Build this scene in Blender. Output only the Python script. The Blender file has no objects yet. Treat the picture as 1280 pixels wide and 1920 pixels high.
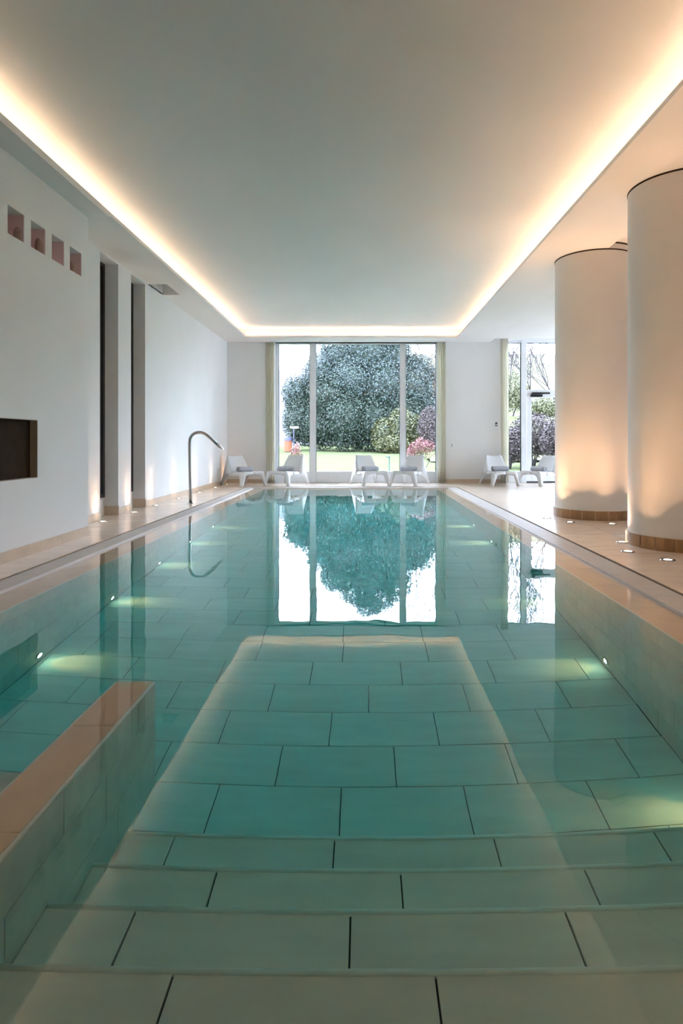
import bpy, bmesh, math, random
import numpy as np
from mathutils import Vector, Matrix

# ------------------------------------------------------------------ camera, world, exposure
scene = bpy.context.scene
COL = scene.collection
F, XV, YV, H = 1150.0, 682.0, 830.0, 1.016          # focal length (px), vanishing point, eye height above water

cam_data = bpy.data.cameras.new('camera')
cam = bpy.data.objects.new('camera', cam_data)
COL.objects.link(cam)
cam.location = (0, 0, H)
cam.rotation_euler = (math.radians(90), 0, 0)
cam_data.sensor_fit = 'HORIZONTAL'
cam_data.sensor_width = 36
cam_data.lens = F / 1280 * 36
cam_data.shift_x = -(XV - 640) / 1280
cam_data.shift_y = -(960 - YV) / 1280
cam_data.clip_end = 2000
scene.camera = cam

SKY = 13.5
world = bpy.data.worlds.new('overcast_sky')
scene.world = world
world.use_nodes = True
wn = world.node_tree.nodes
wn['Background'].inputs['Color'].default_value = (0.67, 0.785, 1.0, 1)
wn['Background'].inputs['Strength'].default_value = SKY

vs = scene.view_settings
vs.view_transform = 'Standard'
vs.look = 'None'
vs.gamma = 1
vs.use_curve_mapping = False
vs.exposure = 1.0
try:
    scene.cycles.use_denoising = True
    scene.cycles.max_bounces = 9
    scene.cycles.diffuse_bounces = 5
    scene.cycles.glossy_bounces = 4
    scene.cycles.transmission_bounces = 6
    scene.cycles.transparent_max_bounces = 12
    scene.cycles.use_adaptive_sampling = True
    scene.cycles.adaptive_threshold = 0.25
    scene.cycles.adaptive_min_samples = 20
    scene.cycles.light_sampling_threshold = 0.03
    scene.cycles.sample_clamp_indirect = 6
except Exception:
    pass

WARM = (1.0, 0.57, 0.32)
COVE_STRENGTH = 14.5
UPLIGHT_W = 58.0
POOL_LIGHT_W = 7.0

def portal(name, loc, sx, sz, rot):
    l = bpy.data.lights.new(name, 'AREA')
    l.shape = 'RECTANGLE'
    l.size, l.size_y = sx, sz
    l.cycles.is_portal = True
    o = bpy.data.objects.new(name, l)
    o.location = loc
    o.rotation_euler = rot
    COL.objects.link(o)
R90 = math.radians(90)
portal('window_portal', (-0.17, 15.32, 1.85), 4.2, 3.4, (-R90, 0, 0))
portal('window_portal', (6.15, 15.32, 1.85), 5.4, 3.4, (-R90, 0, 0))
portal('window_portal', (9.16, 13.7, 1.85), 2.0, 3.3, (0, R90, 0))

# ------------------------------------------------------------------ materials
def new_mat(name):
    m = bpy.data.materials.new(name)
    m.use_nodes = True
    nt = m.node_tree
    return m, nt, nt.nodes['Principled BSDF']

def mat(name, col, rough=0.6, metal=0.0, spec=0.5, noise=0.0, scale=4.0, bump=0.0, bscale=60.0,
        stretch=(1, 1, 1), rand=0.0, emis=None, estr=0.0, col2=None):
    m, nt, b = new_mat(name)
    b.inputs['Base Color'].default_value = (*col, 1)
    b.inputs['Roughness'].default_value = rough
    b.inputs['Metallic'].default_value = metal
    b.inputs['Specular IOR Level'].default_value = spec
    if emis:
        b.inputs['Emission Color'].default_value = (*emis, 1)
        b.inputs['Emission Strength'].default_value = estr
    N, L = nt.nodes, nt.links
    if noise or rand:
        tc = N.new('ShaderNodeTexCoord')
        mp = N.new('ShaderNodeMapping')
        mp.inputs['Scale'].default_value = stretch
        L.new(tc.outputs['Object'], mp.inputs['Vector'])
        oi = N.new('ShaderNodeObjectInfo')
        nz = N.new('ShaderNodeTexNoise')
        nz.noise_dimensions = '4D'
        nz.inputs['Scale'].default_value = scale
        nz.inputs['Detail'].default_value = 3
        mw = N.new('ShaderNodeMath'); mw.operation = 'MULTIPLY'; mw.inputs[1].default_value = 37.0
        L.new(oi.outputs['Random'], mw.inputs[0])
        L.new(mw.outputs[0], nz.inputs['W'])
        L.new(mp.outputs['Vector'], nz.inputs['Vector'])
        mx = N.new('ShaderNodeMix'); mx.data_type = 'RGBA'
        c2 = col2 or tuple(max(0, c * (1 - noise)) for c in col)
        mx.inputs[6].default_value = (*col, 1)
        mx.inputs[7].default_value = (*c2, 1)
        rp = N.new('ShaderNodeMapRange')
        rp.inputs[1].default_value = 0.35; rp.inputs[2].default_value = 0.7
        L.new(nz.outputs['Fac'], rp.inputs[0])
        L.new(rp.outputs[0], mx.inputs[0])
        out = mx.outputs[2]
        if rand:
            hv = N.new('ShaderNodeHueSaturation')
            mr = N.new('ShaderNodeMapRange')
            mr.inputs[3].default_value = 1 - rand; mr.inputs[4].default_value = 1 + rand
            L.new(oi.outputs['Random'], mr.inputs[0])
            L.new(mr.outputs[0], hv.inputs['Value'])
            L.new(out, hv.inputs['Color'])
            out = hv.outputs['Color']
        L.new(out, b.inputs['Base Color'])
    if bump:
        tc = N.new('ShaderNodeTexCoord')
        nz = N.new('ShaderNodeTexNoise')
        nz.inputs['Scale'].default_value = bscale
        nz.inputs['Detail'].default_value = 4
        L.new(tc.outputs['Object'], nz.inputs['Vector'])
        bp = N.new('ShaderNodeBump')
        bp.inputs['Strength'].default_value = bump
        bp.inputs['Distance'].default_value = 0.01
        L.new(nz.outputs['Fac'], bp.inputs['Height'])
        L.new(bp.outputs['Normal'], b.inputs['Normal'])
    return m

M = {}
M['plaster'] = mat('white_plaster', (0.86, 0.86, 0.85), 0.85, spec=0.2, noise=0.04, scale=1.2, bump=0.06, bscale=90)
M['ceiling'] = mat('ceiling_plaster', (0.85, 0.84, 0.82), 0.9, spec=0.1, noise=0.09, scale=0.55, stretch=(1, 0.5, 1))
M['column'] = mat('column_plaster', (0.80, 0.77, 0.73), 0.8, spec=0.2, noise=0.05, scale=2.0, bump=0.08, bscale=40)
M['deck'] = mat('deck_sandstone_tile', (0.84, 0.70, 0.57), 0.2, spec=0.5, noise=0.16, scale=5, stretch=(0.6, 3, 1), rand=0.05)
M['pooltile'] = mat('pool_sandstone_tile', (0.84, 0.72, 0.60), 0.5, spec=0.3, noise=0.12, scale=4, stretch=(0.6, 3, 1), rand=0.04)
M['coping'] = mat('coping_sandstone_tile', (0.86, 0.66, 0.46), 0.45, spec=0.3, noise=0.12, scale=4, stretch=(2, 1, 1), rand=0.04)
M['base'] = mat('baseboard_tile', (0.66, 0.52, 0.38), 0.4, spec=0.4, noise=0.14, scale=5, stretch=(1, 1, 3), rand=0.05)
M['plinth'] = mat('plinth_tile', (0.44, 0.26, 0.12), 0.45, spec=0.4, noise=0.25, scale=5, stretch=(3, 3, 0.6), rand=0.08)
M['grout'] = mat('dark_grout', (0.035, 0.035, 0.03), 0.9, spec=0.1, noise=0.2, scale=20)
M['deckgrout'] = mat('deck_grout', (0.33, 0.26, 0.19), 0.9, spec=0.1, noise=0.2, scale=20)
M['nosing'] = mat('pale_nosing_trim', (0.86, 0.82, 0.72), 0.45, noise=0.06, scale=9)
M['grille'] = mat('white_plastic_grille', (0.80, 0.77, 0.74), 0.45, noise=0.05, scale=9)
M['dark'] = mat('dark_channel', (0.012, 0.011, 0.010), 0.8, noise=0.2, scale=9)
M['frame'] = mat('white_window_frame', (0.86, 0.88, 0.90), 0.35, spec=0.5, noise=0.03, scale=3)
M['black'] = mat('black_metal', (0.012, 0.012, 0.014), 0.35, noise=0.2, scale=9)
M['steel'] = mat('brushed_steel', (0.42, 0.40, 0.38), 0.22, metal=1.0, noise=0.1, scale=40, stretch=(1, 1, 0.1))
M['chair'] = mat('white_moulded_plastic', (0.82, 0.83, 0.84), 0.32, spec=0.5, noise=0.02, scale=5)
M['towel'] = mat('grey_terry_cloth', (0.52, 0.53, 0.56), 0.95, spec=0.1, noise=0.35, scale=35, bump=0.6, bscale=160)
M['curtain'] = mat('cream_sheer_cloth', (0.93, 0.905, 0.81), 0.9, spec=0.1, noise=0.05, scale=8, stretch=(6, 6, 0.2))
M['pink'] = mat('pink_niche_paint', (0.96, 0.74, 0.75), 0.8, spec=0.2, noise=0.08, scale=6)
M['brown'] = mat('brown_panel', (0.045, 0.030, 0.017), 0.8, spec=0.05, noise=0.3, scale=8)
M['stone'] = mat('brown_shadow_lump', (0.33, 0.20, 0.16), 0.8, noise=0.3, scale=14, bump=0.3, bscale=20)  # brown of the niche lumps, stands in for shade on the jambs
M['lawn'] = mat('mown_grass', (0.064, 0.075, 0.036), 0.95, spec=0.0, noise=0.3, scale=3.0, stretch=(1, 0.4, 1), bump=0.5, bscale=30, col2=(0.072, 0.082, 0.043))
M['meadow'] = mat('dry_meadow', (0.0680, 0.0720, 0.0320), 0.95, spec=0.1, noise=0.4, scale=0.9, bump=0.6, bscale=8, col2=(0.0880, 0.0800, 0.0480))
M['hill'] = mat('distant_hillside', (0.0880, 0.0880, 0.0920), 0.95, spec=0.1, noise=0.2, scale=0.04)
M['bark'] = mat('grey_bark', (0.05, 0.042, 0.044), 0.9, spec=0.2, noise=0.4, scale=10)
def leaf(name, c, c2, rough=0.4, spec=0.6):
    return mat(name, c, rough, spec=spec, noise=0.5, scale=7.0, col2=c2)
M['holly'] = leaf('glossy_evergreen_leaf', (0.0045, 0.011, 0.006), (0.024, 0.040, 0.026), 0.45, 0.3)
M['pale'] = leaf('silvery_evergreen_leaf', (0.012, 0.022, 0.020), (0.056, 0.075, 0.072), 0.45, 0.3)
M['yellow'] = leaf('yellow_green_leaf', (0.0360, 0.0400, 0.0112), (0.0680, 0.0680, 0.0240), 0.5, 0.4)
M['brownleaf'] = leaf('brown_twig_leaf', (0.0400, 0.0296, 0.0296), (0.0680, 0.0528, 0.0496), 0.7, 0.3)
M['pinkleaf'] = leaf('pink_leaf', (0.1760, 0.0560, 0.0600), (0.2080, 0.1040, 0.0960), 0.6, 0.3)
M['paleleaf'] = leaf('pale_yellow_leaf', (0.1360, 0.1120, 0.0520), (0.1600, 0.1040, 0.0640), 0.6, 0.3)
M['orange'] = mat('orange_slat', (0.1920, 0.0480, 0.0144), 0.6, noise=0.25, scale=8, stretch=(4, 4, 0.4))
M['navy'] = mat('dark_blue_lid', (0.0280, 0.0280, 0.0720), 0.5, noise=0.1, scale=6)
M['green'] = mat('dark_green_metal', (0.0160, 0.0800, 0.0640), 0.5, noise=0.1, scale=6)
M['white'] = mat('white_enamel', (0.8, 0.8, 0.8), 0.5, noise=0.02, scale=6)
M['led'] = mat('warm_led', (0.9, 0.8, 0.7), 0.5, emis=(1.0, 0.68, 0.45), estr=COVE_STRENGTH, noise=0.02)
M['lens'] = mat('warm_lit_lens', (0.9, 0.85, 0.8), 0.3, emis=(1.0, 0.80, 0.58), estr=9.0, noise=0.02)
M['poollens'] = mat('pool_lamp_lens', (0.9, 0.9, 0.85), 0.3, emis=(1.0, 0.88, 0.62), estr=30.0, noise=0.02)

def glass_mat(name, tint, gloss=1.0):
    m = bpy.data.materials.new(name); m.use_nodes = True
    nt = m.node_tree; N = nt.nodes; L = nt.links
    N.remove(N['Principled BSDF'])
    tr = N.new('ShaderNodeBsdfTransparent'); tr.inputs['Color'].default_value = (*tint, 1)
    gl = N.new('ShaderNodeBsdfGlossy'); gl.inputs['Roughness'].default_value = 0.0
    fr = N.new('ShaderNodeFresnel'); fr.inputs['IOR'].default_value = 1.35
    mx = N.new('ShaderNodeMixShader')
    L.new(fr.outputs[0], mx.inputs[0]); L.new(tr.outputs[0], mx.inputs[1]); L.new(gl.outputs[0], mx.inputs[2])
    L.new(mx.outputs[0], N['Material Output'].inputs['Surface'])
    return m
M['glass'] = glass_mat('clear_window_glass', (0.97, 0.98, 0.98))
M['darkglass'] = mat('dark_tinted_glass', (0.010, 0.010, 0.012), 0.12, spec=0.5, noise=0.1, scale=3)

def cloth_translucent(m, c):
    nt = m.node_tree; N = nt.nodes; L = nt.links
    t = N.new('ShaderNodeBsdfTranslucent'); t.inputs['Color'].default_value = (*c, 1)
    mx = N.new('ShaderNodeMixShader'); mx.inputs[0].default_value = 0.55
    L.new(N['Principled BSDF'].outputs[0], mx.inputs[1]); L.new(t.outputs[0], mx.inputs[2])
    L.new(mx.outputs[0], N['Material Output'].inputs['Surface'])
cloth_translucent(M['curtain'], (0.93, 0.915, 0.82))

def water_mat():
    m = bpy.data.materials.new('pool_water'); m.use_nodes = True
    nt = m.node_tree; N = nt.nodes; L = nt.links
    N.remove(N['Principled BSDF'])
    g = N.new('ShaderNodeBsdfGlass'); g.inputs['IOR'].default_value = 1.333
    g.inputs['Roughness'].default_value = 0.0
    tc = N.new('ShaderNodeTexCoord')
    mp = N.new('ShaderNodeMapping'); mp.inputs['Scale'].default_value = (1.0, 0.55, 1)
    L.new(tc.outputs['Object'], mp.inputs['Vector'])
    nz = N.new('ShaderNodeTexNoise'); nz.inputs['Scale'].default_value = 3.2; nz.inputs['Detail'].default_value = 2.0
    L.new(mp.outputs[0], nz.inputs['Vector'])
    bp = N.new('ShaderNodeBump'); bp.inputs['Strength'].default_value = 1.0; bp.inputs['Distance'].default_value = 0.0011
    L.new(nz.outputs['Fac'], bp.inputs['Height'])
    L.new(bp.outputs['Normal'], g.inputs['Normal'])
    va = N.new('ShaderNodeVolumeAbsorption')
    va.inputs['Color'].default_value = (0.0, 0.92, 0.99, 1)
    va.inputs['Density'].default_value = 0.55
    L.new(g.outputs[0], N['Material Output'].inputs['Surface'])
    L.new(va.outputs[0], N['Material Output'].inputs['Volume'])
    return m
M['water'] = water_mat()

# ------------------------------------------------------------------ mesh helpers
class MB:
    def __init__(s): s.v = []; s.f = []
    def quad(s, a, b, c, d):
        n = len(s.v); s.v += [tuple(a), tuple(b), tuple(c), tuple(d)]; s.f.append((n, n+1, n+2, n+3))
    def poly(s, pts):
        n = len(s.v); s.v += [tuple(p) for p in pts]; s.f.append(tuple(range(n, n+len(pts))))
    def box(s, x0, x1, y0, y1, z0, z1):
        n = len(s.v)
        s.v += [(x, y, z) for x in (x0, x1) for y in (y0, y1) for z in (z0, z1)]
        for q in ((0,1,3,2),(4,6,7,5),(0,4,5,1),(2,3,7,6),(0,2,6,4),(1,5,7,3)):
            s.f.append(tuple(n+i for i in q))
        return s
    def tube(s, pts, rad, seg=10, cap=True):
        pts = [Vector(p) for p in pts]; rings = []
        if not hasattr(rad, '__len__'): rad = [rad]*len(pts)
        up = Vector((0.13, 0.27, 0.95))
        prev = None
        for i, p in enumerate(pts):
            t = (pts[min(i+1, len(pts)-1)] - pts[max(i-1, 0)]).normalized()
            if prev is None:
                a = t.cross(Vector((0, 1, 0)) if abs(t.y) < 0.9 else Vector((1, 0, 0))).normalized()
            else:
                a = (prev - t*prev.dot(t)).normalized()
            prev = a; b = t.cross(a)
            n = len(s.v)
            for k in range(seg):
                an = 2*math.pi*k/seg
                s.v.append(tuple(p + (a*math.cos(an) + b*math.sin(an))*rad[i]))
            rings.append(n)
        for i in range(len(rings)-1):
            for k in range(seg):
                k2 = (k+1) % seg
                s.f.append((rings[i]+k, rings[i]+k2, rings[i+1]+k2, rings[i+1]+k))
        if cap:
            s.f.append(tuple(rings[0]+k for k in reversed(range(seg))))
            s.f.append(tuple(rings[-1]+k for k in range(seg)))
        return s
    def lathe(s, prof, seg=32, c=(0, 0, 0), a0=0.0, a1=2*math.pi, close=True):
        n = len(s.v); m = len(prof)
        cnt = seg if close else seg+1
        for k in range(cnt):
            an = a0 + (a1-a0)*k/seg
            for r, z in prof: s.v.append((c[0]+r*math.cos(an), c[1]+r*math.sin(an), c[2]+z))
        for k in range(seg):
            k2 = (k+1) % cnt
            for i in range(m-1):
                s.f.append((n+k*m+i, n+k2*m+i, n+k2*m+i+1, n+k*m+i+1))
        return s
    def mesh(s, name, smooth=False):
        me = bpy.data.meshes.new(name)
        me.from_pydata(s.v, [], s.f); me.update()
        if smooth:
            me.polygons.foreach_set('use_smooth', [True]*len(me.polygons))
        return me
    def build(s, name, m, parent=None, smooth=False, loc=None):
        me = s.mesh(name, smooth); me.materials.append(m)
        return link(name, me, parent, loc)

def link(name, me, parent=None, loc=None):
    o = bpy.data.objects.new(name, me); COL.objects.link(o)
    if parent: o.parent = parent
    if loc: o.location = loc
    return o
def empty(name, loc=(0, 0, 0), rz=0):
    o = bpy.data.objects.new(name, None); o.empty_display_size = 0.1
    COL.objects.link(o); o.location = loc; o.rotation_euler = (0, 0, rz); return o
def tag(o, label=None, cat=None, group=None, kind=None):
    if label: o['label'] = label
    if cat: o['category'] = cat
    if group: o['group'] = group
    if kind: o['kind'] = kind
    return o
def struct(o, label=None, cat=None):
    return tag(o, label, cat, None, 'structure')
def copy_tree(o, parent=None):
    c = o.copy(); COL.objects.link(c); c.parent = parent
    for ch in [x for x in o.children]:
        copy_tree(ch, c)
    return c
def modbevel(o, w, seg=2):
    m = o.modifiers.new('bevel', 'BEVEL'); m.width = w; m.segments = seg; m.limit_method = 'ANGLE'
def at(px, py, Y): return Vector(((px-XV)/F*Y, Y, H-(py-YV)/F*Y))

TM = {}
def tile(name, x0, x1, y0, y1, z0, z1, m, parent):
    """one box tile at its own centre; alike tiles share their mesh"""
    k = (name, round(x1-x0, 4), round(y1-y0, 4), round(z1-z0, 4), m.name)
    if k not in TM:
        a, b, c = (x1-x0)/2, (y1-y0)/2, (z1-z0)/2
        me = MB().box(-a, a, -b, b, -c, c).mesh(name); me.materials.append(m); TM[k] = me
    return link(name, TM[k], parent, ((x0+x1)/2, (y0+y1)/2, (z0+z1)/2))

# ------------------------------------------------------------------ main dimensions
DZ = 0.026                       # deck level
SOF = H + 2.467                  # soffit underside
LIPT = H + 2.51                  # top of cove lip
CEI = H + 2.70                   # upper ceiling
HIGH = SOF + 0.085               # higher ceiling on the right
PL, PR = -2.18, 1.614            # pool inner faces
GL0, GL1 = -2.443, -2.625        # left grille inner / outer
GR0, GR1 = 1.871, 2.075
PF = 13.30                       # pool far inner face
GF0, GF1 = 13.57, 13.77
WL, WN = -3.36, -2.95            # recessed left wall, near left wall
NEND = 6.56
BACK, WINY = 15.06, 15.20
REAR, XR = -2.6, 9.00
FD = -1.40                       # pool floor level
G = 0.0028                       # half joint

# ------------------------------------------------------------------ deck floor
fl = MB()
fl.box(GR1+0.018, XR+0.3, REAR, BACK+0.6, -1.7, DZ-0.006)
fl.box(-3.8, GL1-0.018, REAR, BACK+0.6, -1.7, DZ-0.006)
fl.box(-3.8, XR+0.3, GF1+0.018, BACK+0.6, -1.69, DZ-0.006)
fl.box(GL1-0.018, GR1+0.018, REAR, 0.45, -1.7, DZ-0.006)
floor = struct(fl.build('floor', M['deckgrout']), 'beige stone tiled deck around the indoor pool', 'floor')
S = 0.60
DG = 0.0018
y = 3.0
k = 0
while y < GF1 - 0.05:                                        # right-hand deck
    x = GR1 + 0.018
    first = 0.6
    while x < 6.7:
        x1 = min(x+S, XR)
        tile('floor_tile', x+DG, x1-DG, y+DG, y+S-DG, DZ-0.02, DZ, M['deck'], floor)
        x = x1
    y += S
y0r = y
y = 3.0
while y < y0r - 0.01:                                        # left-hand deck
    xe = -3.6 if y > 6.4 else WN
    x = GL1 - 0.018
    while x > xe + 0.01:
        x1 = max(x-S, xe)
        tile('floor_tile', x1+DG, x-DG, y+DG, y+S-DG, DZ-0.02, DZ, M['deck'], floor)
        x = x1
    y += S
x = -3.6
while x < 7.0:                                                # far deck
    y = y0r
    xx = min(x+S, XR)
    while y < BACK+0.16:
        y1 = min(y+S, BACK+0.16)
        tile('floor_tile', x+DG, xx-DG, y+DG, y1-DG, DZ-0.02, DZ, M['deck'], floor)
        y = y1
    x += S

# ------------------------------------------------------------------ pool shell
pb = MB()
pb.box(-3.0, 2.2, 0.4, 14.2, FD-0.25, FD-0.012)
pool_floor = struct(pb.build('pool_floor', M['grout']), 'teal looking stone tiled pool floor under the water', 'pool floor')
rows = [-0.71, -0.44, -0.19, -0.57, -0.35, -0.15]
RH = 0.305
y = 2.41
r = -1
rnd = random.Random(4)
while y < PF:
    ph = rows[r] if 0 <= r < len(rows) else (-0.71 if r % 2 == 0 else -0.42) + rnd.uniform(-.06, .06)
    y1 = min(y+RH, PF)
    x = ph - 0.6*6
    while x < PR:
        a, b = max(x, PL), min(x+0.6, PR)
        if b - a > 0.02:
            tile('floor_tile', a+G, b-G, y+G, y1-G, FD-0.02, FD, M['pooltile'], pool_floor)
        x += 0.6
    y = y1
    r += 1

def side_wall(name, X, sgn, yA, yB, label, seed):
    """tiled long pool wall; the tiles' faces lie at X and sgn points outwards"""
    b = MB()
    xa, xb = X+sgn*0.012, X+sgn*0.22
    b.box(min(xa, xb), max(xa, xb), 0.4, 14.2, FD-0.2, -0.035)
    w = struct(b.build(name, M['grout']), label, 'pool wall')
    rr = random.Random(seed)
    zs = [-0.012, -0.30, -0.60, -0.90, -1.20, FD]
    for i in range(5):
        y = yA - (0.3 if i % 2 else 0.05) - rr.uniform(0, .1)
        while y < yB:
            a, c = max(y, yA), min(y+0.6, yB)
            if c-a > 0.02:
                t0, t1 = X, X+sgn*0.02
                tile('wall_tile', min(t0, t1), max(t0, t1), a+0.0024, c-0.0024, zs[i+1]+0.0024, zs[i]-0.0024, M['pooltile'], w)
            y += 0.6
    return w
wpl = side_wall('pool_wall_left', PL, -1, 2.4, PF, 'tiled left side wall of the pool below the waterline', 1)
wpr = side_wall('pool_wall_right', PR, 1, 1.1, PF, 'tiled right side wall of the pool below the waterline', 2)
b = MB(); b.box(PL, PR, PF+0.012, PF+0.22, FD-0.2, -0.035)
wpe = struct(b.build('pool_wall_end', M['grout']), 'tiled far end wall of the pool below the waterline', 'pool wall')
for i, (za, zb) in enumerate(((-0.012, -0.30), (-0.30, -0.60), (-0.60, -0.90), (-0.90, -1.20), (-1.20, FD))):
    x = PL - (0.3 if i % 2 else 0)
    while x < PR:
        a, c = max(x, PL), min(x+0.6, PR)
        if c-a > 0.02:
            tile('wall_tile', a+.002, c-.002, PF, PF+0.02, zb+.002, za-.002, M['pooltile'], wpe)
        x += 0.6

# coping: flat tiles just under the water film
b = MB()
b.box(GL1-0.02, PL-0.02, 0.4, 14.2, -0.6, -0.030)
b.box(PR+0.02, GR1+0.02, 0.4, 14.2, -0.6, -0.030)
b.box(GL1-0.02, GR1+0.02, PF+0.02, 14.2, -0.6, -0.031)
b.box(GL1-0.02, GR1+0.02, 0.40, 0.78, -0.6, -0.031)
coping = struct(b.build('pool_coping', M['deckgrout']), 'submerged beige coping tiles around the pool rim', 'coping')
y = 0.78
while y < PF:
    y1 = min(y+0.6, PF)
    tile('coping_tile', GL0+0.001, PL, y+.0015, y1-.0015, -0.032, -0.012, M['coping'], coping)
    tile('coping_tile', PR, GR0-0.001, y+.0015-0.0, y1-.0015, -0.032, -0.012, M['coping'], coping)
    y = y1
x = GL0
while x < GR0:
    x1 = min(x+0.6, GR0)
    tile('coping_tile', x+.0015, x1-.0015, PF, GF0-0.001, -0.032, -0.012, M['coping'], coping)
    x = x1
for X in (PL, PR):
    e = MB(); e.box(X-0.006, X+0.006, 0.8, PF, -0.030, -0.0095)
    e.build('coping_edge_trim', M['nosing'], coping)

# steps
TR = [(0.80, 1.12, -0.16), (1.12, 1.419, -0.344), (1.419, 1.731, -0.535), (1.731, 2.022, -0.720), (2.022, 2.323, -0.914)]
PH = [-0.5, -0.436, -0.6375, -0.48, -0.711]
DXR, DXL, DEND = -0.89, -1.065, 2.62     # dividing wall
b = MB()
for (ya, yb, z) in TR:
    b.box(DXR-0.02, PR+0.03, ya-0.3, yb-0.012, FD-0.1, z-0.014)
steps = struct(b.build('pool_steps', M['grout']), 'four submerged tiled steps leading down into the pool', 'pool steps')
for (ya, yb, z), ph in zip(TR, PH):
    x = ph - 0.6*4
    while x < PR:
        a, c = max(x, DXR), min(x+0.6, PR)
        if c-a > 0.02:
            tile('tread_tile', a+G, c-G, ya-0.004, yb-0.012, z-0.02, z, M['pooltile'], steps)
        x += 0.6
    zl = z-0.19 if yb < 2.3 else FD
    zt = z-0.012
    while zt > zl+0.01:
        zb = max(zt-0.24, zl)
        x = ph-0.6*4
        while x < PR:
            a, c = max(x, DXR), min(x+0.6, PR)
            if c-a > 0.02:
                tile('riser_tile', a+G, c-G, yb-0.014, yb-0.002, zb+.002, zt-.002, M['pooltile'], steps)
            x += 0.6
        zt = zb
    nz = MB(); nz.tube([(DXR, yb-0.006, z-0.004), (PR, yb-0.006, z-0.004)], 0.0105, 8)
    nz.build('step_nosing', M['nosing'], steps, smooth=True)

# dividing wall beside the steps
b = MB()
b.box(DXL+0.012, DXR-0.012, 0.4, 2.30, FD-0.1, -0.032)
b.box(DXL+0.012, DXR-0.012, 2.29, DEND-0.012, -0.93, -0.032)
div = struct(b.build('pool_divider', M['grout']), 'low tiled dividing wall just under the water beside the steps', 'dividing wall')
for ya, yb in ((0.5, 1.0), (1.0, 1.61), (1.61, 2.215), (2.215, DEND)):
    tile('top_tile', DXL+0.012, DXR-0.014, ya+.002, yb-.002, -0.034, -0.014, M['coping'], div)
zs = [-0.03, -0.30, -0.615, -0.94]
for i in range(3):
    y = (0.62, 0.92, 0.42)[i]
    while y < DEND:
        a, c = max(y, 0.5), min(y+0.6, DEND)
        if c-a > .02:
            tile('side_tile', DXR-0.014, DXR, a+.002, c-.002, zs[i+1]+.002, zs[i]-.002, M['pooltile'], div)
            tile('side_tile', DXL, DXL+0.014, a+.002, c-.002, zs[i+1]+.002, zs[i]-.002, M['pooltile'], div)
        y += 0.6
    tile('end_tile', DXL+.002, DXR-.002, DEND-0.014, DEND, zs[i+1]+.0015, zs[i]-.0015, M['pooltile'], div)
for X in (DXR-0.008, DXL+0.008):
    e = MB(); e.tube([(X, 0.5, -0.024), (X, DEND-0.002, -0.024)], 0.0095, 8)
    e.build('edge_nosing', M['nosing'], div, smooth=True)

# bench on the other side of the divider
b = MB(); b.box(PL-0.01, DXL, 0.4, 2.17, FD-0.1, -0.372)
bench = struct(b.build('pool_bench', M['grout']), 'submerged tiled bench left of the dividing wall', 'pool bench')
y = 2.18
for i in range(6):
    x = PL - (0.2 if i % 2 else 0.45)
    while x < DXL:
        a, c = max(x, PL), min(x+0.6, DXL)
        if c-a > .02: tile('bench_tile', a+G, c-G, y-0.30+G, y-G, -0.38, -0.36, M['pooltile'], bench)
        x += 0.6
    y -= 0.30
for (za, zb) in ((-0.382, -0.66), (-0.66, -0.96), (-0.96, FD)):
    x = PL-0.3
    while x < DXL:
        a, c = max(x, PL), min(x+0.6, DXL)
        if c-a > .02: tile('front_tile', a+G, c-G, 2.165, 2.18, zb+.002, za-.002, M['pooltile'], bench)
        x += 0.6

# water body
wb = MB().box(GL0-0.004, GR0+0.004, 0.70, GF0+0.004, FD-0.06, 0.0)
water = wb.build('pool_water', M['water'])
tag(water, 'still clear blue green water filling the long pool', 'water', kind='stuff')

# overflow grilles
def grille(xa, xb, ya, yb, along, label):
    g = empty('overflow_grille', ((xa+xb)/2, (ya+yb)/2, 0))
    cx, cy = (xa+xb)/2, (ya+yb)/2
    s = MB()
    zt = 0.018
    if along == 'y':
        y = ya
        n = 0
        while y < yb:
            s.box(xa-cx, xb-cx, y-cy, y-cy+0.0125, -0.004, zt)
            y += 0.0210 + (0.004 if n % 66 == 65 else 0); n += 1
        s.box(xa-cx+0.05, xa-cx+0.058, ya-cy, yb-cy, -0.012, zt-0.006)
        s.box(xb-cx-0.058, xb-cx-0.05, ya-cy, yb-cy, -0.012, zt-0.006)
    else:
        x = xa
        while x < xb:
            s.box(x-cx, x-cx+0.0125, ya-cy, yb-cy, -0.004, zt)
            x += 0.0210
        s.box(xa-cx, xb-cx, ya-cy+0.05, ya-cy+0.058, -0.012, zt-0.006)
    o = s.build('grille_slats', M['grille'], g); o['kind'] = 'stuff'
    f = MB()
    f.box(xa-cx-0.006, xb-cx+0.006, ya-cy, yb-cy, -0.028, -0.014)
    f.build('channel_bed', M['dark'], g)
    if along == 'y':
        inner = xa if abs(xa-0) < abs(xb-0) else xb
        f = MB(); f.box(inner-cx-0.004, inner-cx+0.004, ya-cy, yb-cy, -0.03, 0.0185); f.build('inner_rail', M['grille'], g)
    else:
        f = MB(); f.box(xa-cx, xb-cx, ya-cy-0.004, ya-cy+0.004, -0.03, 0.0185); f.build('inner_rail', M['grille'], g)
    tag(g, label, 'grille', 'white overflow grilles around the pool')
grille(GL1, GL0, 2.6, GF1, 'y', 'white slatted overflow grille along the left pool edge')
grille(GR0, GR1, 2.6, GF1, 'y', 'white slatted overflow grille along the right pool edge')
grille(GL0, GR0, GF0, GF1, 'x', 'white slatted overflow grille across the far pool end before the chairs')

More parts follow.
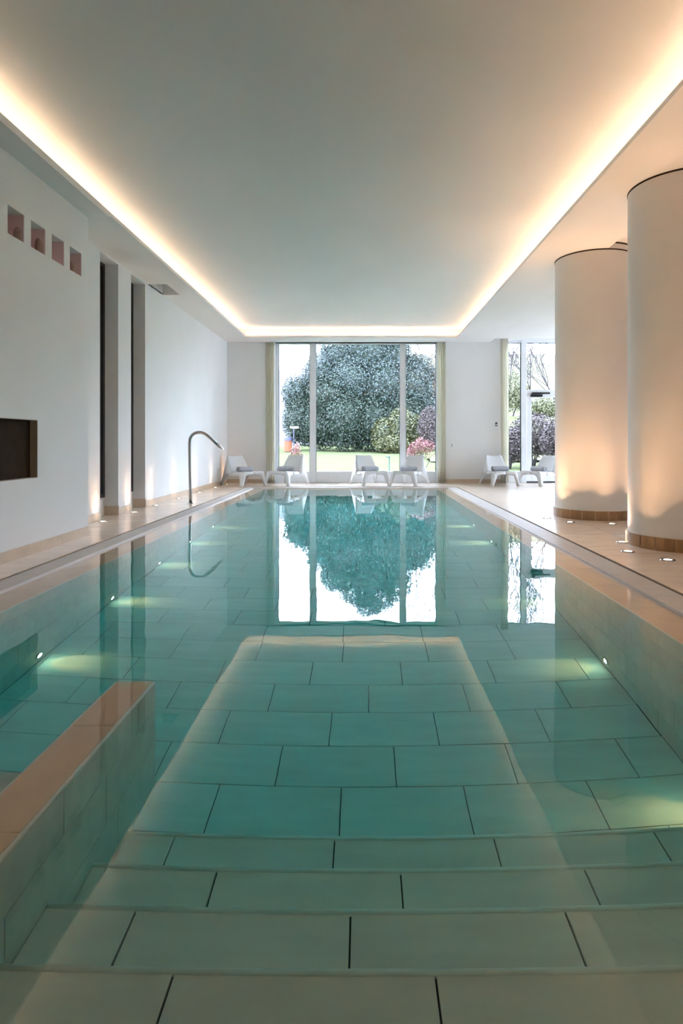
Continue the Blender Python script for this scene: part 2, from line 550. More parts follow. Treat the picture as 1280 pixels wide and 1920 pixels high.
# ------------------------------------------------------------------ left walls
def relief(yc, zc, X, depth, back):
    """wall facing +x built as a stepped height field; depth(i, j) is the recess of cell i, j"""
    b = MB()
    ny, nz_ = len(yc)-1, len(zc)-1
    d = [[depth((yc[i]+yc[i+1])/2, (zc[j]+zc[j+1])/2) for j in range(nz_)] for i in range(ny)]
    for i in range(ny):
        for j in range(nz_):
            x = X-d[i][j]
            b.quad((x, yc[i], zc[j]), (x, yc[i+1], zc[j]), (x, yc[i+1], zc[j+1]), (x, yc[i], zc[j+1]))
            if i+1 < ny and abs(d[i][j]-d[i+1][j]) > 1e-6:
                x2 = X-d[i+1][j]
                b.quad((x, yc[i+1], zc[j]), (x2, yc[i+1], zc[j]), (x2, yc[i+1], zc[j+1]), (x, yc[i+1], zc[j+1]))
            if j+1 < nz_ and abs(d[i][j]-d[i][j+1]) > 1e-6:
                x2 = X-d[i][j+1]
                b.quad((x, yc[i], zc[j+1]), (x, yc[i+1], zc[j+1]), (x2, yc[i+1], zc[j+1]), (x2, yc[i], zc[j+1]))
    y0, y1, z0, z1 = yc[0], yc[-1], zc[0], zc[-1]
    b.quad((X, y0, z0), (X, y0, z1), (back, y0, z1), (back, y0, z0))
    b.quad((X, y1, z0), (back, y1, z0), (back, y1, z1), (X, y1, z1))
    b.quad((back, y0, z0), (back, y0, z1), (back, y1, z1), (back, y1, z0))
    return b

NZ0, NZ1 = H+1.735, H+1.975
niches = []
for xa, xb in ((14.3, 45.5), (58.0, 85.0), (97.0, 120.4), (131.0, 152.5)):
    niches.append((-WN*F/(XV-xa), -WN*F/(XV-xb)))
TV = (4.55, -WN*F/(XV-70.5), 0.70, 1.22)
yc = sorted({REAR, NEND, TV[0], TV[1], *[v for n in niches for v in n]})
zc = [0.0, TV[2], TV[3], NZ0, NZ1, SOF+0.02]
def dep(y, z):
    if NZ0 < z < NZ1 and any(a < y < c for a, c in niches): return 0.20
    if TV[0] < y < TV[1] and TV[2] < z < TV[3]: return 0.075
    return 0.0
wall_left = struct(relief(yc, zc, WN, dep, -3.9).build('wall_left', M['plaster']), 'white plaster wall with small pink niches on the near left', 'wall')
for n, (a, c) in enumerate(niches):
    b = MB(); x0, x1 = WN-0.197, WN-0.003; t = 0.004
    b.box(x0-0.002, x0+t, a, c, NZ0, NZ1)
    b.box(x0, x1, a+.0005, a+t, NZ0, NZ1); b.box(x0, x1, c-t, c-.0005, NZ0, NZ1)
    b.box(x0, x1, a, c, NZ0+.0005, NZ0+t)
    b.build('niche_lining', M['pink'], wall_left)
b = MB(); b.box(WN-0.074, WN-0.066, TV[0]+.001, TV[1]-.001, TV[2]+.001, TV[3]-.001)
b.build('niche_panel', M['brown'], wall_left)
b = MB()
b.box(WN-0.067, WN-0.001, TV[0], TV[1], TV[2]+.0005, TV[2]+.004); b.box(WN-0.067, WN-0.001, TV[1]-.004, TV[1]-.0005, TV[2], TV[3])
b.box(WN-0.067, WN-0.001, TV[0], TV[1], TV[3]-.004, TV[3]-.0005)
b.build('niche_lining', mat('taupe_niche_paint', (0.42, 0.34, 0.26), 0.8, noise=0.1, scale=5), wall_left)
# brown lumps in three of the niches, shaped to stand for shadow patches
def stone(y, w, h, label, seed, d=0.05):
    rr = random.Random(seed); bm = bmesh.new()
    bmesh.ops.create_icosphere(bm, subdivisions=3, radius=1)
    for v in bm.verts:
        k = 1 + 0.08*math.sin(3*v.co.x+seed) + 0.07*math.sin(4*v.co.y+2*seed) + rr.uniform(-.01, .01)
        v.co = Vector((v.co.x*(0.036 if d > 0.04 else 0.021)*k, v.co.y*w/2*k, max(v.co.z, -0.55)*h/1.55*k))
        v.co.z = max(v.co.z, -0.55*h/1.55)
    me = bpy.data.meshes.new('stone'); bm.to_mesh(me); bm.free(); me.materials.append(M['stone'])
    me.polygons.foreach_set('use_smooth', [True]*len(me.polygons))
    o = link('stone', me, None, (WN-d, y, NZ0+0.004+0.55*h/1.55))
    tag(o, label, 'stone', 'brown lumps standing for shade in the wall niches')
stone(niches[0][1]-0.055, 0.10, 0.115, 'rounded brown lump standing for shade in the pink niche farthest left', 3, 0.024)
stone(niches[1][1]-0.062, 0.115, 0.14, 'tall brown lump standing for shade in the second pink niche from the left', 5, 0.026)
stone(niches[3][0]+0.135, 0.11, 0.12, 'rounded brown lump standing for shade in the pink niche nearest the slit windows', 8, 0.05)

# recessed wall with two slit windows
YX = lambda x: -WL*F/(XV-x)
slits = [(YX(187.3), YX(221.6)), (YX(245.6), YX(272.0))]
yc = [NEND-0.02, slits[0][0], slits[0][1], slits[1][0], slits[1][1], BACK+0.6]
zc = [0.0, 0.27, SOF-0.03, SOF+0.02]
wall_rec = struct(relief(yc, zc, WL, lambda y, z: (0.185 if z < 0.27 else 0.2) if z < SOF-0.03 and any(a < y < c for a, c in slits) else 0.0, -4.0)
                  .build('wall_recess', M['plaster']), 'white plaster wall with slit windows on the far left', 'wall')
for i, (a, c) in enumerate(slits):
    w = empty('window_%d' % (i+1), (WL-0.2, (a+c)/2, 0.27))
    hw = (c-a)/2; hz = SOF-0.03-0.27
    f = MB(); f.box(0, 0.018, -hw, hw, 0.0, 0.05); f.box(0, 0.018, -hw, hw, hz-0.05, hz)
    f.box(0, 0.018, hw-0.07, hw, 0.05, hz-0.05); f.box(0, 0.018, -hw, -hw+0.07, 0.05, hz-0.05)
    f.build('window_frame', M['black'], w)
    p = MB(); p.box(0.001, 0.009, -hw+0.07, hw-0.07, 0.05, hz-0.05); p.build('pane', M['darkglass'], w)
    struct(w, ('tall dark slit window nearer to the camera in the left wall', 'tall dark slit window farther along the left wall')[i], 'window')

# rear and right walls (behind / beside the camera)
wr = MB(); wr.box(-3.9, XR+0.3, REAR-0.2, REAR, -0.5, 4.2)
struct(wr.build('wall_rear', M['plaster']), 'white plaster wall behind the viewer', 'wall')
RW = (12.7, 14.7, 0.28, HIGH-0.12)  # unseen window, placed and sized to throw daylight on the far walls
wr = MB()
wr.box(XR, XR+0.3, REAR, RW[0], 0, HIGH+0.1); wr.box(XR, XR+0.3, RW[1], BACK+0.6, 0, HIGH+0.1)
wr.box(XR, XR+0.3, RW[0], RW[1], 0, RW[2]); wr.box(XR, XR+0.3, RW[0], RW[1], RW[3], HIGH+0.1)
struct(wr.build('wall_right', M['plaster']), 'white plaster wall behind the round columns', 'wall')

# ------------------------------------------------------------------ back wall and glazing
OP1 = (-2.19, 1.85)
OP2 = (3.46, 8.80)
bw = MB()
T = HIGH+0.1
bw.box(-3.9, OP1[0], BACK, BACK+0.4, -0.2, T); bw.box(OP1[1], OP2[0], BACK, BACK+0.4, -0.2, T); bw.box(OP2[1], XR+0.3, BACK, BACK+0.4, -0.2, T)
bw.box(OP1[0], OP1[1], BACK, BACK+0.4, SOF, T); bw.box(OP2[0], OP2[1], BACK, BACK+0.4, HIGH-0.012, T)
bw.box(OP1[0], OP1[1], BACK+0.1, BACK+0.4, -0.5, DZ-0.002); bw.box(OP2[0], OP2[1], BACK+0.1, BACK+0.4, -0.5, DZ-0.002)
wall_back = struct(bw.build('wall_back', M['plaster']), 'white plaster end wall around the garden windows', 'wall')

def frame_box(parent, name, x0, x1, z0, z1, y0=WINY, y1=WINY+0.09, m=None):
    o = MB().box(x0, x1, y0, y1, z0, z1).build(name, m or M['frame'], parent); modbevel(o, 0.006, 1); return o
w1 = struct(empty('window_3', (0, 0, 0)), 'large three part garden window at the far end of the pool', 'window')
ZT = SOF
gx = lambda px: (px-XV)/F*WINY
m1, m2 = (gx(580.5), gx(592.0)), (gx(749.5), gx(760.5))
for a, c in ((OP1[0], gx(522)), (gx(817), OP1[1])): frame_box(w1, 'jamb_frame', a, c, DZ, ZT)
for a, c in (m1, m2): frame_box(w1, 'mullion', a, c, DZ, ZT, WINY-0.02)
seg = [(gx(522), m1[0]), (m1[1], m2[0]), (m2[1], gx(817))]
zb = H-(884-YV)/F*WINY
for a, c in seg:
    frame_box(w1, 'bottom_panel', a, c, DZ, zb, WINY+0.01)
    frame_box(w1, 'top_frame', a, c, ZT-0.02, ZT)
    MB().box(a, c, WINY+0.04, WINY+0.052, zb, ZT-0.02).build('pane', M['glass'], w1)
    e = MB(); e.box(a, a+0.012, WINY+0.03, WINY+0.06, zb, ZT-0.02); e.box(c-0.012, c, WINY+0.03, WINY+0.06, zb, ZT-0.02)
    e.build('gasket', M['black'], w1)
w2 = struct(empty('window_4'), 'tall window with fixed pane beside the garden door', 'window')
ZT2 = HIGH-0.012
mA = (gx(977), gx(986.5))
frame_box(w2, 'jamb_frame', OP2[0], OP2[0]+0.07, DZ, ZT2)
frame_box(w2, 'mullion', mA[0], mA[1], DZ, ZT2, WINY-0.02)
frame_box(w2, 'top_frame', OP2[0]+0.07, mA[0], ZT2-0.06, ZT2)
frame_box(w2, 'bottom_panel', OP2[0]+0.07, mA[0], DZ, zb, WINY+0.01)
MB().box(OP2[0]+0.07, mA[0], WINY+0.04, WINY+0.052, zb, ZT2-0.06).build('pane', M['glass'], w2)
e = MB(); e.box(mA[0]-0.02, mA[0], WINY+0.03, WINY+0.06, zb, ZT2-0.06); e.box(OP2[0]+0.07, mA[0], WINY+.03, WINY+.06, ZT2-0.075, ZT2-0.06)
e.build('gasket', M['black'], w2)
d1 = struct(empty('door_1'), 'white framed glass garden door with black door closer', 'door')
tz0, tz1 = H-(738.5-YV)/F*WINY, H-(731-YV)/F*WINY
dx0, dx1 = mA[1], 5.02
frame_box(d1, 'transom', dx0, dx1, tz0, tz1, WINY-0.02)
frame_box(d1, 'top_frame', dx0, dx1, ZT2-0.06, ZT2)
MB().box(dx0, dx1, WINY+0.04, WINY+0.052, tz1, ZT2-0.06).build('pane', M['glass'], d1)
MB().box(dx0, dx1, WINY+.03, WINY+.06, ZT2-0.075, ZT2-0.06).build('gasket', M['black'], d1)
for a, c in ((dx0, dx0+0.13), (dx1-0.13, dx1)): frame_box(d1, 'stile', a, c, DZ+0.03, tz0)
frame_box(d1, 'top_rail', dx0+0.13, dx1-0.13, tz0-0.09, tz0); frame_box(d1, 'bottom_rail', dx0+0.13, dx1-0.13, DZ+0.03, DZ+0.24)
MB().box(dx0+0.13, dx1-0.13, WINY+0.04, WINY+0.052, DZ+0.24, tz0-0.09).build('pane', M['glass'], d1)
MB().box(dx0, dx1, WINY-0.004, WINY+0.05, DZ, DZ+0.028).build('threshold', M['black'], d1)
c0 = at(995, 744, WINY-0.05); c1 = at(1017, 739.5, WINY-0.05); c2 = at(1031, 736, WINY-0.05)
cl = MB().box(c0.x, c1.x, WINY-0.06, WINY-0.001, c0.z, c1.z).build('door_closer', M['black'], d1); modbevel(cl, 0.006)
MB().box(c0.x+0.03, c2.x, WINY-0.045, WINY-0.022, c1.z+0.012, c2.z+0.005).build('closer_arm', M['black'], d1)
w3 = struct(empty('window_5'), 'fixed garden window hidden mostly behind the columns', 'window')
frame_box(w3, 'mullion', dx1, dx1+0.11, DZ, ZT2, WINY-0.02); frame_box(w3, 'jamb_frame', OP2[1]-0.07, OP2[1], DZ, ZT2)
frame_box(w3, 'mullion', 6.95, 7.05, DZ, ZT2, WINY-0.02)
frame_box(w3, 'top_frame', dx1+0.11, OP2[1]-0.07, ZT2-0.06, ZT2); frame_box(w3, 'bottom_panel', dx1+0.11, OP2[1]-0.07, DZ, zb)
MB().box(dx1+0.11, OP2[1]-0.07, WINY+0.04, WINY+0.052, zb, ZT2-0.06).build('pane', M['glass'], w3)
w4 = struct(empty('window_6'), 'unseen garden window in the right wall, sized for its daylight', 'window')
ya, yb, za, zc_ = RW
for a, c in ((ya, ya+.07), (yb-.07, yb), (13.66, 13.74)): MB().box(XR+0.1, XR+0.19, a, c, za, zc_).build('mullion', M['frame'], w4)
MB().box(XR+0.1, XR+0.19, ya, yb, za, za+0.06).build('sill_frame', M['frame'], w4); MB().box(XR+0.1, XR+0.19, ya, yb, zc_-0.06, zc_).build('top_frame', M['frame'], w4)
MB().box(XR+0.14, XR+0.15, ya+.07, yb-.07, za+.06, zc_-.06).build('pane', M['glass'], w4)

# baseboards
def baseboard(name, boxes, label):
    e = empty(name)
    for bx in boxes:
        tile('baseboard_tile', *bx, M['base'], e)
    struct(e, label, 'baseboard')
BH = 0.095
bl = []
y = NEND
while y > 2.0:
    bl.append((WN, WN+0.012, y-0.6+.001, y-.001, DZ, DZ+BH)); y -= 0.6
bl.append((WN-0.3, WN, NEND, NEND+0.012, DZ, DZ+BH))
baseboard('baseboard_left', bl, 'beige tile baseboard along the near left wall')
bl = []
for a, c in ((NEND+0.012, slits[0][0]), (slits[0][1], slits[1][0])): bl.append((WL, WL+0.012, a, c, DZ, DZ+BH))
y = slits[1][1]
while y < BACK-0.01:
    y1 = min(y+0.6, BACK); bl.append((WL, WL+0.012, y+.001, y1-.001, DZ, DZ+BH)); y = y1
for a, c in slits:
    bl.append((WL-0.185, WL+0.012, c-0.012, c-0.0005, DZ, DZ+BH+0.03)); bl.append((WL-0.185, WL, a+.0005, a+0.012, DZ, DZ+BH))
baseboard('baseboard_recess', bl, 'beige tile baseboard along the wall with the slit windows')
bl = []
for a, c in ((WL, OP1[0]), (OP1[1], OP2[0])):
    x = a
    while x < c-0.01:
        x1 = min(x+0.6, c); bl.append((x+.001, x1-.001, BACK-0.012, BACK, DZ, DZ+BH)); x = x1
baseboard('baseboard_back', bl, 'beige tile baseboard along the far end wall')

# ------------------------------------------------------------------ ceiling, soffit and cove
c = MB()
c.box(-3.1, 2.6, REAR, 14.75, CEI, CEI+0.2)
struct(c.build('ceiling', M['ceiling']), 'smooth pale plaster ceiling above the pool', 'ceiling')
c = MB().box(3.1, XR+0.3, REAR, BACK+0.4, HIGH, HIGH+0.3)
struct(c.build('ceiling_side', M['ceiling']), 'slightly higher pale ceiling over the right deck', 'ceiling')
LX, RX, FY = -2.76, 2.20, 14.38
HO = (9.55, 10.24, -3.07)
c = MB()
TB = CEI+0.2
for ya, yb in ((REAR, HO[0]), (HO[1], BACK+0.4)):
    c.box(-3.9, LX, ya, yb, SOF, SOF+0.022)
    c.box(LX-0.02, LX, ya, min(yb, FY), SOF+0.022, LIPT)
    c.box(-3.9, -3.0, ya, yb, SOF+0.022, TB)
c.box(HO[2], LX, HO[0], HO[1], SOF, SOF+0.022); c.box(LX-0.02, LX, HO[0], HO[1], SOF+0.022, LIPT)
c.box(HO[2], -3.0, HO[0], HO[1], SOF+0.022, TB); c.box(-3.9, HO[2], HO[0], HO[1], SOF+0.19, TB)
c.box(-3.9, WL, HO[0], HO[1], SOF, SOF+0.19)
struct(c.build('soffit_left', M['ceiling']), 'plaster soffit band along the left side with a square recess', 'soffit')
c = MB()
c.box(RX, 3.1, REAR, BACK+0.4, SOF, SOF+0.022); c.box(RX, RX+0.02, REAR, FY, SOF+0.022, LIPT); c.box(2.44, 3.1, REAR, BACK+0.4, SOF+0.022, TB)
struct(c.build('soffit_right', M['ceiling']), 'plaster soffit band above the two columns on the right', 'soffit')
c = MB()
c.box(LX, RX, FY, BACK+0.4, SOF, SOF+0.022); c.box(LX-.02, RX+.02, FY, FY+0.02, SOF+0.022, LIPT); c.box(-3.0, 2.44, FY+0.24, BACK+0.4, SOF+0.022, TB)
struct(c.build('soffit_far', M['ceiling']), 'plaster soffit band above the far garden window', 'soffit')
c = MB().box(WN, -2.715, REAR, NEND, H+2.405, SOF)
struct(c.build('soffit_drop', M['ceiling']), 'slightly lowered grey soffit panel above the niche wall', 'soffit')

def led(x0, x1, y0, y1, label):
    z = SOF+0.022
    e = empty('cove_light', ((x0+x1)/2, (y0+y1)/2, z))
    cx, cy = (x0+x1)/2, (y0+y1)/2
    MB().box(x0-cx-0.006, x1-cx+0.006, y0-cy-0.006, y1-cy+0.006, 0, 0.008).build('channel', M['steel'], e)
    MB().box(x0-cx, x1-cx, y0-cy, y1-cy, 0.008, 0.014).build('led_strip', M['led'], e)
    tag(e, label, 'light strip', 'warm cove light strips')
led(-2.885, -2.865, -1.8, 14.45, 'warm white cove light strip along the left ceiling edge')
led(2.305, 2.325, -1.8, 14.45, 'warm white cove light strip along the right ceiling edge')
c = MB(); c.box(-3.0, 2.44, REAR, -2.0, SOF, SOF+0.022); c.box(LX, RX, -2.02, -2.0, SOF+0.022, LIPT)
struct(c.build('soffit_near', M['ceiling']), 'plaster soffit band behind the viewer', 'soffit')
led(-2.8, 2.25, -2.13, -2.11, 'added warm white cove light strip behind the viewer')  # unseen strip added to warm the near end of the pool
led(-2.8, 2.25, 14.485, 14.505, 'warm white cove light strip across the far ceiling edge')

# ------------------------------------------------------------------ columns
def column(cx, cy, r, label):
    e = empty('column', (cx, cy, DZ))
    top = HIGH-DZ
    MB().lathe([(r, 0), (r, top-0.02)], 96).build('shaft', M['column'], e, smooth=True)
    MB().lathe([(r-0.012, SOF-DZ-0.03), (r+0.004, SOF-DZ-0.012), (r+0.004, SOF-DZ-0.0005)], 96).build('shadow_joint', M['brown'], e, smooth=True)
    MB().lathe([(r-0.012, top-0.03), (r+0.004, top-0.012), (r+0.004, top-0.0005)], 96).build('shadow_joint', M['brown'], e, smooth=True)
    n = 20
    for k in range(n):
        a0 = 2*math.pi*k/n + 0.004; a1 = 2*math.pi*(k+1)/n - 0.004
        MB().lathe([(r-0.004, 0.118), (r+0.020, 0.118), (r+0.020, 0.0), (r-0.004, 0.0)], 4, a0=a0, a1=a1, close=False).build('plinth_tile', M['plinth'], e)
    MB().lathe([(r, 0.124), (r+0.012, 0.124), (r+0.014, 0.119)], 96).build('plinth_trim', M['nosing'], e, smooth=True)
    tag(e, label, 'column', 'round plaster columns')
C3 = (3.10, 3.62)  # unseen column added to carry uplights that warm the near end
C1, C2, CR = (3.10, 8.28), (3.10, 5.95), 0.50
column(*C1, CR, 'whole round plaster column beside the pool, farther from the camera')
column(*C2, CR, 'near round plaster column cut off by the right picture edge')

C4 = (3.10, 1.29)  # another added column, its uplights warm the steps
column(*C3, CR, 'added round plaster column outside the picture, third from the garden')
column(*C4, CR, 'added round plaster column beside the camera outside the picture')

# ------------------------------------------------------------------ floor uplights
def spot(name, parent, loc, direction, watts, size, blend, col, rad=0.02):
    l = bpy.data.lights.new(name, 'SPOT'); l.energy = watts; l.spot_size = math.radians(size); l.spot_blend = blend
    l.color = col; l.shadow_soft_size = rad
    o = bpy.data.objects.new(name, l); COL.objects.link(o)
    o.parent = parent; o.location = loc
    o.rotation_euler = Vector(direction).to_track_quat('-Z', 'Y').to_euler()
    return o
def beam(l, n, floor_):
    # narrow-beam reflector: intensity falls from the axis as cos^n over a weak wide spill
    l.use_nodes = True
    N = l.node_tree.nodes; L = l.node_tree.links
    tc = N.new('ShaderNodeTexCoord'); sx = N.new('ShaderNodeSeparateXYZ'); ab = N.new('ShaderNodeMath'); ab.operation = 'ABSOLUTE'
    pw = N.new('ShaderNodeMath'); pw.operation = 'POWER'; pw.inputs[1].default_value = n
    ad = N.new('ShaderNodeMath'); ad.operation = 'ADD'; ad.inputs[1].default_value = floor_
    L.new(tc.outputs['Normal'], sx.inputs[0]); L.new(sx.outputs['Z'], ab.inputs[0]); L.new(ab.outputs[0], pw.inputs[0]); L.new(pw.outputs[0], ad.inputs[0])
    L.new(ad.outputs[0], N['Emission'].inputs['Strength'])
up_proto = None
def uplight(x, y, watts, size, label, group, tilt=(0, 0, 1), r=0.05, blend=0.15):
    global up_proto
    e = empty('floor_uplight', (x, y, DZ))
    if up_proto is None:
        ring = MB().lathe([(0.55, 0.0), (0.58, 0.006), (0.98, 0.006), (1.0, 0.0)], 28).mesh('trim_ring', True); ring.materials.append(M['steel'])
        lens = MB().lathe([(0.0, 0.004), (0.54, 0.004), (0.56, 0.0)], 24).mesh('lens', True); lens.materials.append(M['lens'])
        up_proto = (ring, lens)
    for nm, me in zip(('trim_ring', 'lens'), up_proto):
        o = link(nm, me, e); o.scale = (r, r, 1)
    beam(spot('uplight_lamp', e, (0, 0, 0.016), tilt, watts, size, blend, WARM, 0.018).data, 14.0, 0.05)
    tag(e, label, 'floor light', group)
ys = [7.68, 8.71, 9.65, 10.84, 12.18, 13.47, 14.62]
nm = ['nearest to the camera by the first slit window', 'second from the camera between the slit windows', 'third from the camera past the slit windows',
      'fourth from the camera before the chrome spout', 'fifth from the camera behind the chrome spout', 'sixth from the camera before the corner chair', 'in the far left corner behind the chair']
for i, yy in enumerate(ys):
    uplight(-3.265, yy, UPLIGHT_W*0.22, 110, 'round floor uplight along the left wall, ' + nm[i], 'floor uplights along the left wall', (-0.05, 0, 1), 0.055, 0.6)
for (x, yy, lab) in ((2.40, 8.06, 'floor uplight left of the far column'), (2.56, 7.63, 'floor uplight at the left front of the far column'), (3.02, 7.47, 'floor uplight right in front of the far column'),
                     (3.66, 7.72, None), (3.80, 8.5, None), (2.9, 9.05, None)):  # those without a label are unseen, added for warm light on the right
    if lab is None and x < 3: continue
    dx, dy = C1[0]-x, C1[1]-yy; d = math.hypot(dx, dy)
    uplight(x, yy, UPLIGHT_W, 88, lab or ('added unseen floor uplight at the right front of the far column' if yy < 8 else 'added floor uplight hidden right behind the far column'), 'floor uplights around the columns', (dx/d*0.06, dy/d*0.06, 1), 0.06)
for (x, yy, lab) in ((2.57, 6.10, 'floor uplight left of the near column, farther of two'), (2.40, 5.58, 'floor uplight left of the near column, nearer of two'), (2.56, 5.17, 'floor uplight in front of the near column by the picture edge'),
                     (3.2, 5.10, None), (3.75, 5.5, None)):  # unlabelled lamps are out of view, added for warmth on the right
    dx, dy = C2[0]-x, C2[1]-yy; d = math.hypot(dx, dy)
    uplight(x, yy, UPLIGHT_W*0.68, 88, lab or ('added floor uplight in front of the near column outside the picture' if x < 3.5 else 'added floor uplight right of the near column outside the picture'), 'floor uplights around the columns', (dx/d*0.06, dy/d*0.06, 1), 0.062)

for (x, yy, lab) in ((2.42, 3.35, 'added floor uplight beside the column outside the picture, pool side'), (2.75, 2.9, 'added floor uplight beside the column outside the picture, camera side'),
                     (2.5, 4.15, 'added floor uplight beside the column outside the picture, far side')):
    dx, dy = C3[0]-x, C3[1]-yy; d = math.hypot(dx, dy)
    uplight(x, yy, UPLIGHT_W*0.75, 88, lab, 'floor uplights around the columns', (dx/d*0.06, dy/d*0.06, 1), 0.062)  # lamps added out of view to warm the near ceiling and pool

for (x, yy, lab) in ((2.42, 1.0, 'added floor uplight beside the camera outside the picture, pool side'), (2.5, 1.8, 'added floor uplight beside the camera outside the picture, far side'),
                     (2.85, 0.5, 'added floor uplight beside the camera outside the picture, rear side')):
    dx, dy = C4[0]-x, C4[1]-yy; d = math.hypot(dx, dy)
    uplight(x, yy, UPLIGHT_W*1.3, 90, lab, 'floor uplights around the columns', (-dx/d*0.05, -dy/d*0.05, 1), 0.062)  # added lamps leaning off the column, warm bounce onto the steps

# ------------------------------------------------------------------ pool wall lights
pl_mesh = None
def pool_light(x, y, z, s, label):
    global pl_mesh
    e = empty('pool_light', (x, y, z)); e.rotation_euler = (0, R90*s, 0)
    if pl_mesh is None:
        a = MB().lathe([(0.030, 0.0), (0.030, 0.008), (0.044, 0.008), (0.046, 0.0)], 24).mesh('trim_ring', True); a.materials.append(M['steel'])
        c = MB().lathe([(0.0, 0.007), (0.024, 0.006), (0.030, 0.002)], 20).mesh('lens', True); c.materials.append(M['poollens'])
        pl_mesh = (a, c)
    for nm_, me in zip(('trim_ring', 'lens'), pl_mesh): link(nm_, me, e)
    l = spot('pool_lamp', e, (0, 0, 0.03), (0, 0, 1), POOL_LIGHT_W, 70, 1.0, (1.0, 0.38, 0.15), 0.02)
    # aim slightly down towards the floor (in the fixture's own frame)
    R = Matrix.Rotation(R90*s, 3, 'Y')
    dw = Vector((s*1.0, 0.03, -0.55))
    l.rotation_euler = (R.inverted() @ dw).to_track_quat('-Z', 'Y').to_euler()
    tag(e, label, 'pool light', 'round underwater lights in the pool walls')
words = ['first', 'second', 'third', 'fourth', 'fifth']
for i, yy in enumerate((4.12, 5.31, 6.53, 7.68, 8.84)):
    pool_light(PL, yy, -1.31, 1, 'round underwater light low in the left pool wall, %s from the camera' % words[i])
for i, yy in enumerate((2.75, 4.09, 5.31, 7.72, 8.98)):
    pool_light(PR, yy, -1.31, -1, 'round underwater light low in the right pool wall, %s from the camera' % words[i])

# ------------------------------------------------------------------ steel water spout
sp = empty('water_spout', (0, 0, 0))
YS = .99*F/(943.5-YV)
P = lambda px, py: at(px, py, YS)
base = P(357.3, 943.5)
pts = [Vector((base.x, YS, DZ)), P(356.4, 915), P(355.6, 870), P(355.2, 830)]
arc = [(356.0, 822.5), (359.5, 816.2), (365.0, 812.2), (371.0, 810.8), (377.5, 811.0), (384.0, 813.5), (390.0, 818.0), (398.0, 825.0), (406.5, 832.6)]
pts += [P(*a) for a in arc]
MB().tube(pts, 0.0245, 16).build('pipe', M['steel'], sp, smooth=True)
MB().lathe([(0.0, 0.012), (0.045, 0.012), (0.052, 0.0)], 24, c=(base.x, YS, DZ)).build('base_flange', M['steel'], sp, smooth=True)
nz = MB()
p0, p1, p2 = P(406.0, 832.2), P(412.0, 838.0), P(420.0, 843.2)
def ring(p, d, w, h):
    d = d.normalized(); u = Vector((0, 1, 0)); v = d.cross(u).normalized()
    return [tuple(p + u*w*math.cos(2*math.pi*k/14) + v*h*math.sin(2*math.pi*k/14)) for k in range(14)]
dd = p2-p0
rings = [ring(p0, dd, .0255, .0255), ring(p1, dd, .040, .024), ring(p2-dd*0.12, dd, .062, .010), ring(p2, Vector((1, 0, -0.25)), .066, .005)]
for rr_ in rings: nz.v += rr_
for i in range(3):
    for k in range(14): nz.f.append((i*14+k, i*14+(k+1) % 14, (i+1)*14+(k+1) % 14, (i+1)*14+k))
nz.f.append(tuple(range(13, -1, -1))); nz.f.append(tuple(42+k for k in range(14)))
nz.build('nozzle', M['steel'], sp, smooth=True)
sp_root = tag(sp, 'tall curved stainless steel water spout on the left pool edge', 'water spout')

# ------------------------------------------------------------------ lounge chairs
def grid_mesh(fn, nu, nv):
    b = MB()
    for i in range(nu+1):
        for j in range(nv+1): b.v.append(tuple(fn(i/nu, j/nv)))
    for i in range(nu):
        for j in range(nv):
            a = i*(nv+1)+j; b.f.append((a, a+nv+1, a+nv+2, a+1))
    return b
def lerp(a, b, t): return a+(b-a)*t
def plin(pts, t):
    """piecewise linear lookup of (t, value) pairs"""
    for (t0, v0), (t1, v1) in zip(pts, pts[1:]):
        if t <= t1: return lerp(v0, v1, (t-t0)/(t1-t0))
    return pts[-1][1]
def seat_pt(u, v):               # u across (-1..1), v front..back
    y = plin([(0, -0.43), (0.08, -0.425), (1, 0.14)], v)
    z = plin([(0, 0.320), (0.08, 0.337), (0.45, 0.327), (0.85, 0.308), (1, 0.312)], v)
    hw = plin([(0, 0.262), (0.5, 0.252), (1, 0.245)], v)
    z += -0.022*(1-u*u)*min(1, v*3) - (0.012 if abs(u) > 0.97 else 0)
    return Vector((u*hw, y, z))
def back_pt(u, v):               # v bottom..top
    y = plin([(0, 0.13), (0.12, 0.175), (1, 0.415)], v)
    z = plin([(0, 0.305), (0.12, 0.345), (1, 0.70)], v)
    hw = plin([(0, 0.245), (0.12, 0.243), (0.5, 0.228), (0.92, 0.200), (1, 0.180)], v)
    y += 0.035*(1-u*u)*math.sin(math.pi*min(1, v*0.8+0.15)) - 0.01
    z += -0.028*(1-u*u)*v*v
    return Vector((u*hw, y, z))
def strip(pairs, n=1):
    b = MB()
    for a, c in pairs: b.v += [tuple(a), tuple(c)]
    for i in range(len(pairs)-1): b.f.append((2*i, 2*i+1, 2*i+3, 2*i+2))
    return b
def merge(*bs):
    o = MB()
    for b in bs:
        n = len(o.v); o.v += b.v; o.f += [tuple(n+i for i in f) for f in b.f]
    return o
